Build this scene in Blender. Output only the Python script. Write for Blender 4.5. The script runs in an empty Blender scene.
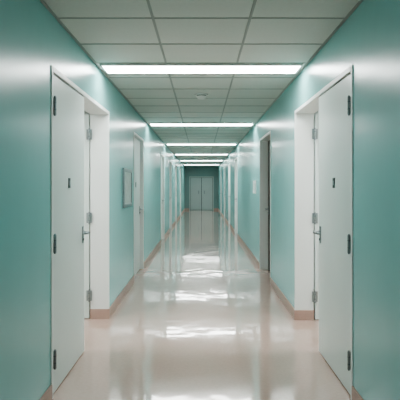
import bpy, math, random
from mathutils import Vector
random.seed(3)
C = bpy.context.scene.collection
bpy.context.scene.view_settings.look = 'AgX - Medium High Contrast'

# ------------------------------------------------------------ materials
def mat(name, col, rough=0.5, metal=0.0, noise=None, bump=None, coat=0.0, coat_rough=0.05, emit=None, spec=0.5):
    m = bpy.data.materials.new(name); m.use_nodes = True
    nt = m.node_tree; b = nt.nodes['Principled BSDF']
    b.inputs['Base Color'].default_value = (*col, 1)
    b.inputs['Roughness'].default_value = rough
    b.inputs['Metallic'].default_value = metal
    b.inputs['Specular IOR Level'].default_value = spec
    b.inputs['Coat Weight'].default_value = coat
    b.inputs['Coat Roughness'].default_value = coat_rough
    if emit:
        b.inputs['Emission Color'].default_value = (*emit[0], 1)
        b.inputs['Emission Strength'].default_value = emit[1]
    tc = nt.nodes.new('ShaderNodeTexCoord')
    if noise:
        scale, amt = noise
        n = nt.nodes.new('ShaderNodeTexNoise'); n.inputs['Scale'].default_value = scale
        n.inputs['Detail'].default_value = 5
        nt.links.new(tc.outputs['Object'], n.inputs['Vector'])
        r = nt.nodes.new('ShaderNodeValToRGB')
        r.color_ramp.elements[0].position = 0.3; r.color_ramp.elements[1].position = 0.7
        r.color_ramp.elements[0].color = (*[c*(1-amt) for c in col], 1)
        r.color_ramp.elements[1].color = (*[min(1, c*(1+amt)) for c in col], 1)
        nt.links.new(n.outputs['Fac'], r.inputs['Fac'])
        nt.links.new(r.outputs['Color'], b.inputs['Base Color'])
    if bump:
        scale, strength, dist, stretch = bump
        mp = nt.nodes.new('ShaderNodeMapping'); mp.inputs['Scale'].default_value = stretch
        nt.links.new(tc.outputs['Object'], mp.inputs['Vector'])
        n = nt.nodes.new('ShaderNodeTexNoise'); n.inputs['Scale'].default_value = scale
        n.inputs['Detail'].default_value = 2
        nt.links.new(mp.outputs['Vector'], n.inputs['Vector'])
        bp = nt.nodes.new('ShaderNodeBump'); bp.inputs['Strength'].default_value = strength
        bp.inputs['Distance'].default_value = dist
        nt.links.new(n.outputs['Fac'], bp.inputs['Height'])
        nt.links.new(bp.outputs['Normal'], b.inputs['Normal'])
        nt.links.new(bp.outputs['Normal'], b.inputs['Coat Normal'])
    return m

M_WALL = mat('teal_wall_paint', (0.285, 0.58, 0.57), 0.26, noise=(1.5, 0.02), bump=(3, 0.3, 0.01, (1, 1, 1)))
M_FLOOR = mat('polished_vinyl_floor', (0.50, 0.365, 0.31), 0.115, noise=(40, 0.04), bump=(2.0, 0.5, 0.009, (1, 1, 1)), coat=0.6, coat_rough=0.035)
M_TILE = mat('ceiling_tile', (0.70, 0.73, 0.69), 0.85, noise=(40, 0.015))
M_GRID = mat('ceiling_grid_metal', (0.38, 0.41, 0.39), 0.5)
M_DOOR = mat('door_white_laminate', (0.72, 0.80, 0.775), 0.36, noise=(3, 0.01))
M_FRAME = mat('door_frame_paint', (0.84, 0.88, 0.86), 0.4, noise=(4, 0.01))
M_DARKDOOR = mat('door_brown_wood', (0.055, 0.035, 0.028), 0.45, noise=(12, 0.3))
M_ENDDOOR = mat('end_door_grey', (0.47, 0.53, 0.515), 0.45, noise=(3, 0.02))
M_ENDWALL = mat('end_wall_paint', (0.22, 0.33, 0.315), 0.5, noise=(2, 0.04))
M_BASE = mat('baseboard_beige', (0.46, 0.32, 0.27), 0.4, noise=(8, 0.05))
M_METAL = mat('brushed_steel', (0.34, 0.38, 0.39), 0.36, metal=0.8, noise=(60, 0.08))
M_DARK = mat('dark_plate', (0.06, 0.08, 0.08), 0.4, noise=(20, 0.1))
M_GAPSHADE = mat('door_gap_shade', (0.03, 0.035, 0.035), 0.7)  # near-black colour standing in for the shade in door gaps
M_LAMP = mat('lamp_diffuser', (0.9, 0.9, 0.9), 0.5, emit=((0.98, 1.0, 0.98), 24.0))
M_ADDLAMP = mat('added_lamp_diffuser', (0.9, 0.9, 0.9), 0.5, emit=((0.98, 1.0, 0.98), 8.0))  # weaker emission for the lamps added out of view
M_LAMPF = mat('lamp_housing', (0.8, 0.82, 0.8), 0.4)
M_PAPER = mat('notice_paper', (0.62, 0.70, 0.68), 0.6, noise=(14, 0.15))
M_PLAST = mat('white_plastic', (0.80, 0.81, 0.78), 0.4)
M_ROOMW = mat('room_white_paint', (0.75, 0.80, 0.78), 0.6, noise=(2, 0.02))

# ------------------------------------------------------------ mesh builder
class B:
    def __init__(s): s.v=[]; s.f=[]; s.mi=[]; s.mats=[]
    def m(s, mt):
        if mt not in s.mats: s.mats.append(mt)
        return s.mats.index(mt)
    def box(s, x0,x1,y0,y1,z0,z1, mt):
        if x0>x1: x0,x1=x1,x0
        if y0>y1: y0,y1=y1,y0
        k=len(s.v); i=s.m(mt)
        s.v += [(x0,y0,z0),(x1,y0,z0),(x1,y1,z0),(x0,y1,z0),(x0,y0,z1),(x1,y0,z1),(x1,y1,z1),(x0,y1,z1)]
        for q in [(0,3,2,1),(4,5,6,7),(0,1,5,4),(1,2,6,5),(2,3,7,6),(3,0,4,7)]:
            s.f.append(tuple(k+a for a in q)); s.mi.append(i)
    def cyl(s, p0, p1, r0, r1, mt, n=20):
        p0=Vector(p0); p1=Vector(p1); d=(p1-p0).normalized()
        a=d.orthogonal().normalized(); b=d.cross(a)
        k=len(s.v); i=s.m(mt)
        for p,r in ((p0,r0),(p1,r1)):
            for j in range(n):
                t=2*math.pi*j/n
                s.v.append(tuple(p+a*math.cos(t)*r+b*math.sin(t)*r))
        for j in range(n):
            j2=(j+1)%n
            s.f.append((k+j,k+j2,k+n+j2,k+n+j)); s.mi.append(i)
        s.f.append(tuple(k+j for j in reversed(range(n)))); s.mi.append(i)
        s.f.append(tuple(k+n+j for j in range(n))); s.mi.append(i)
    def make(s, name, parent=None, bevel=0.0):
        me=bpy.data.meshes.new(name); me.from_pydata(s.v,[],s.f)
        for mt in s.mats: me.materials.append(mt)
        me.polygons.foreach_set('material_index', s.mi); me.update()
        o=bpy.data.objects.new(name, me); C.objects.link(o)
        if parent: o.parent=parent
        if bevel:
            md=o.modifiers.new('bevel','BEVEL'); md.width=bevel; md.segments=2; md.limit_method='ANGLE'
        return o
def empty(name):
    e=bpy.data.objects.new(name, None); C.objects.link(e); e.empty_display_size=0.1; return e

W=1.0; T=0.19; H=2.572; DH=2.186; YB=-5.0; YE=29.5
LEFT=[(3.35,5.35,'double'),(7.41,8.55,'white'),(12.3,13.35,'white'),(15.6,16.6,'white'),(19.0,20.0,'white'),(23.2,24.2,'white')]
RIGHT=[(3.33,5.30,'double'),(7.25,8.5,'brown'),(13.9,14.95,'white'),(17.4,18.4,'white'),(21.0,22.0,'white'),(25.0,26.0,'white')]
FR=0.035

# ------------------------------------------------------------ shell
b=B(); b.box(-4.2,4.2,YB-0.2,YE+0.2,-0.1,0.0,M_FLOOR); b.make('floor')
b=B()
b.box(-4.2,4.2,YB-0.2,YE+0.2,H,H+0.1,M_TILE)
b.make('ceiling')
b=B()
for x in (-0.333,0.333): b.box(x-0.009,x+0.009,YB,YE,H-0.004,H,M_GRID)
y=4.68-0.625*15
while y<YE:
    b.box(-W,W,y-0.009,y+0.009,H-0.004,H,M_GRID); y+=0.625
for s in (-1,1): b.box(s*W,s*(W-0.02),YB,YE,H-0.006,H,M_GRID)
b.make('trim_1')

def wall(side, ops, name, bname):
    s=side; b=B(); bb=B()
    prev=YB
    for (y0,y1,k) in ops+[(YE,None,None)]:
        a=prev; e=y0-(FR if y1 else 0)
        b.box(s*W,s*(W+T),a,e,0,H,M_WALL)
        bb.box(s*(W-0.012),s*W,a,e,0,0.105,M_BASE)
        if y1:
            b.box(s*W,s*(W+T),e,y1+FR,DH+FR,H,M_WALL)
            prev=y1+FR
    b.make(name); bb.make(bname,bevel=0.003)
wall(-1,LEFT,'wall_left','baseboard_left')
wall(1,RIGHT,'wall_right','baseboard_right')
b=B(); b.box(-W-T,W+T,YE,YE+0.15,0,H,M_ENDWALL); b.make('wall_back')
b=B(); b.box(-W-T,W+T,YB-0.15,YB,0,H,M_WALL); b.make('wall_front')

def hinge(b, x, y, z, s, ax):
    b.cyl((x,y,z-0.06),(x,y,z+0.06),0.010,0.010,M_METAL,14)
    for k in (-0.024,0.024): b.cyl((x,y,z+k-0.001),(x,y,z+k+0.001),0.0112,0.0112,M_DARK,14)
    b.cyl((x,y,z+0.06),(x,y,z+0.068),0.008,0.004,M_METAL,14)
    b.cyl((x,y,z-0.068),(x,y,z-0.06),0.004,0.008,M_METAL,14)
    if ax=='y': b.box(x+s*0.008,x+s*0.011,y-0.022,y+0.022,z-0.055,z+0.055,M_METAL)
    else: b.box(x-0.03,x+0.03,y+0.006,y+0.009,z-0.055,z+0.055,M_METAL)

def lever(b, s, xf, y, z, dirn):
    b.box(xf, xf-s*0.006, y-0.02,y+0.02, z-0.09,z+0.05, M_METAL)
    b.cyl((xf-s*0.004,y,z),(xf-s*0.012,y,z),0.024,0.022,M_METAL)
    b.cyl((xf-s*0.01,y,z),(xf-s*0.055,y,z),0.010,0.010,M_METAL)
    b.cyl((xf-s*0.052,y-dirn*0.008,z),(xf-s*0.052,y+dirn*0.11,z),0.012,0.010,M_METAL)
    b.cyl((xf-s*0.052,y+dirn*0.11,z),(xf-s*0.035,y+dirn*0.125,z),0.010,0.008,M_METAL)
    b.cyl((xf-s*0.004,y,z-0.06),(xf-s*0.012,y,z-0.06),0.010,0.010,M_DARK)

dn=[0]
def door(side, y0, y1, kind):
    dn[0]+=1; s=side
    root=empty('door_%d'%dn[0])
    b=B()
    px=0.008
    b.box(s*(W-px),s*(W+T),y0-FR,y0,0,DH+FR,M_FRAME)
    b.box(s*(W-px),s*(W+T),y1,y1+FR,0,DH+FR,M_FRAME)
    b.box(s*(W-px),s*(W+T),y0,y1,DH,DH+FR,M_FRAME)
    b.make('frame',root,0.003)
    if kind=='double':
        ym=4.28
        b=B(); b.box(s*(W+0.004),s*(W+0.046),y0+0.012,ym,0.008,DH-0.008,M_DOOR)
        b.make('leaf_closed',root,0.003)
        b=B()
        b.box(s*(W+0.012),s*(W+0.04),y0,y0+0.012,0.0,DH,M_GAPSHADE)
        b.box(s*(W+0.012),s*(W+0.04),y0,ym,DH-0.008,DH,M_GAPSHADE)
        b.box(s*(W+0.012),s*(W+0.04),y0,ym,0.0,0.008,M_GAPSHADE)
        b.make('seal',root)  # dark strips painted as gap shade around the closed leaf
        b=B()
        for z in (0.25,1.03,1.96): hinge(b, s*(W-0.012), y0+0.022, z, s,'y')
        b.make('hinges_closed_leaf',root)
        b=B(); lever(b,s,s*(W+0.004),ym-0.06,1.03,-1); b.make('lever_handle',root,0.001)
        b=B(); yc=3.79
        b.box(s*(W+0.004),s*(W-0.002),yc-0.022,yc+0.022,1.405,1.48,M_DARK)
        b.box(s*(W-0.002),s*(W-0.003),yc-0.014,yc+0.014,1.425,1.46,M_METAL)
        b.make('number_plate',root,0.001)
        xo=W+T+0.012
        b=B(); b.box(s*xo,s*(xo+1.03),y1-0.012,y1+0.030,0.008,DH-0.005,M_DOOR); b.make('leaf_open',root,0.003)
        b=B()
        for z in (0.25,1.08,1.97): hinge(b, s*(xo-0.004), y1-0.022, z, s,'x')
        b.make('hinges_open_leaf',root)
        b=B()
        b.box(s*(xo+0.94),s*(xo+0.98),y1-0.018,y1-0.012,0.94,1.08,M_METAL)
        b.cyl((s*(xo+0.96),y1-0.014,1.03),(s*(xo+0.96),y1-0.06,1.03),0.009,0.009,M_METAL)
        b.cyl((s*(xo+0.965),y1-0.06,1.03),(s*(xo+0.84),y1-0.06,1.03),0.010,0.008,M_METAL)
        b.make('lever_handle_open_leaf',root)
        b=B(); b.box(s*(W-0.012),s*(W+T),y1-0.010,y1,0,0.105,M_BASE); b.box(s*(W-0.018),s*(W-px),y1-0.010,y1+FR,0,0.105,M_BASE)
        b.make('jamb_baseboard',root,0.002)
    else:
        dm = M_DARKDOOR if kind=='brown' else M_DOOR
        rec = 0.13 if kind=='brown' else 0.05
        b=B(); b.box(s*(W+rec),s*(W+rec+0.042),y0+0.004,y1-0.004,0.008,DH-0.004,dm); b.make('leaf',root,0.003)
        b=B()
        b.box(s*(W+rec+0.01),s*(W+rec+0.05),y0,y1,0,0.008,M_GAPSHADE)
        b.box(s*(W+rec+0.044),s*(W+rec+0.06),y0,y1,0,DH,M_GAPSHADE)
        b.make('seal',root)  # dark strip below and sheet behind the leaf imitate gap shade
        b=B(); lever(b,s,s*(W+rec),y1-0.08,1.03,-1); b.make('lever_handle',root)
        b=B()
        for z in (0.25,1.03,1.96): hinge(b,s*(W+rec-0.012),y0+0.014,z,s,'y')
        b.make('hinges',root)
        if kind!='brown':
            b=B(); yc=(y0+y1)/2
            b.box(s*(W+rec),s*(W+rec-0.005),yc-0.03,yc+0.03,1.40,1.48,M_DARK); b.make('number_plate',root)
for o in LEFT: door(-1,*o)
for o in RIGHT: door(1,*o)

for s,nm in ((-1,'left'),(1,'right')):
    b=B(); x0=W+T; x1=3.6; ya,yb=2.6,6.9
    b.box(s*x1,s*(x1+0.1),ya,yb,0,H,M_ROOMW); b.make('wall_%s_room_side'%nm)
    b=B(); b.box(s*x0,s*(x1+0.1),ya-0.1,ya,0,H,M_ROOMW); b.make('wall_%s_room_near'%nm)
    b=B(); b.box(s*x0,s*(x1+0.1),yb,yb+0.1,0,H,M_ROOMW); b.make('wall_%s_room_far'%nm)

# end double door
dn[0]+=1
root=empty('door_%d'%dn[0])
yf=YE
b=B()
dw=0.66; dh=1.92
b.box(-dw-0.06,-dw,yf-0.03,yf,0,dh+0.06,M_ENDDOOR); b.box(dw,dw+0.06,yf-0.03,yf,0,dh+0.06,M_ENDDOOR)
b.box(-dw,dw,yf-0.03,yf,dh,dh+0.06,M_ENDDOOR)
b.make('frame',root,0.003)
for s in (-1,1):
    b=B(); b.box(s*0.012,s*(dw-0.015),yf-0.022,yf,0.01,dh-0.015,M_ENDDOOR); b.make('leaf',root,0.003)
    b=B(); b.box(s*0.14,s*0.2,yf-0.05,yf-0.022,0.95,1.15,M_METAL); b.make('push_plate',root,0.002)
b=B(); b.box(-dw,dw,yf-0.010,yf,0,dh,M_GAPSHADE); b.make('seal',root)  # dark sheet behind both leaves, reads as shade in their joints
b=B(); b.box(-W,-dw-0.06,YE-0.012,YE,0,0.105,M_BASE); b.box(dw+0.06,W,YE-0.012,YE,0,0.105,M_BASE); b.make('baseboard_back')

# ceiling lights
def ceiling_light(x0,x1,y0,y1,mt=M_LAMP):
    e=empty('ceiling_light')
    t=0.018
    b=B()
    b.box(x0,x1,y0,y0+t,H-0.026,H-0.0045,M_LAMPF); b.box(x0,x1,y1-t,y1,H-0.026,H-0.0045,M_LAMPF)
    b.box(x0,x0+t,y0+t,y1-t,H-0.026,H-0.0045,M_LAMPF); b.box(x1-t,x1,y0+t,y1-t,H-0.026,H-0.0045,M_LAMPF)
    b.make('housing',e,0.002)
    b=B(); b.box(x0+t,x1-t,y0+t,y1-t,H-0.025,H-0.008,mt); b.make('diffuser',e)
y=4.68
while y<YE-1:
    ceiling_light(-0.95,0.95,y,y+0.335); y+=4.375
ceiling_light(-0.95,0.95,0.305,0.64,M_ADDLAMP)  # unseen lamp continuing the row, added to brighten the foreground
ceiling_light(-0.95,0.95,-4.07,-3.735,M_ADDLAMP)  # second unseen lamp, added behind the camera as fill
for s in (-1,1):
    a,bx=sorted((s*1.9,s*3.1)); ceiling_light(a,bx,3.9,4.5)

# smoke detector
b=B(); c=(0,6.26)
b.cyl((c[0],c[1],H-0.004),(c[0],c[1],H-0.018),0.085,0.085,M_PLAST,32)
b.cyl((c[0],c[1],H-0.018),(c[0],c[1],H-0.030),0.060,0.058,M_DARK,32)
b.cyl((c[0],c[1],H-0.030),(c[0],c[1],H-0.066),0.074,0.038,M_PLAST,32)
b.make('smoke_detector')

# framed notice, left wall
root=empty('notice_board')
b=B(); y0,y1,z0,z1=6.32,7.05,1.14,1.65; x=-W; t=0.045
b.box(x,x+0.025,y0,y1,z0,z0+t,M_METAL); b.box(x,x+0.025,y0,y1,z1-t,z1,M_METAL)
b.box(x,x+0.025,y0,y0+t,z0+t,z1-t,M_METAL); b.box(x,x+0.025,y1-t,y1,z0+t,z1-t,M_METAL); b.make('frame',root,0.003)
b=B(); b.box(x,x+0.012,y0+t,y1-t,z0+t,z1-t,M_PAPER); b.make('sheet',root)
b=B(); b.box(W,W-0.012,9.15,9.6,1.28,1.52,M_PLAST); b.box(W-0.012,W-0.014,9.2,9.55,1.33,1.47,M_PAPER); b.make('wall_sign',None,0.002)

# world
w=bpy.data.worlds.new('world'); bpy.context.scene.world=w; w.use_nodes=True
w.node_tree.nodes['Background'].inputs[0].default_value=(0.5,0.6,0.6,1)
w.node_tree.nodes['Background'].inputs[1].default_value=0.1

cam=bpy.data.cameras.new('camera'); co=bpy.data.objects.new('camera',cam); C.objects.link(co)
co.location=(0,0,1.42); co.rotation_euler=(math.pi/2,0,0)
cam.sensor_width=36; cam.lens=45; cam.shift_x=-1.5/400; cam.shift_y=-14/400; cam.clip_start=0.05
bpy.context.scene.camera=co
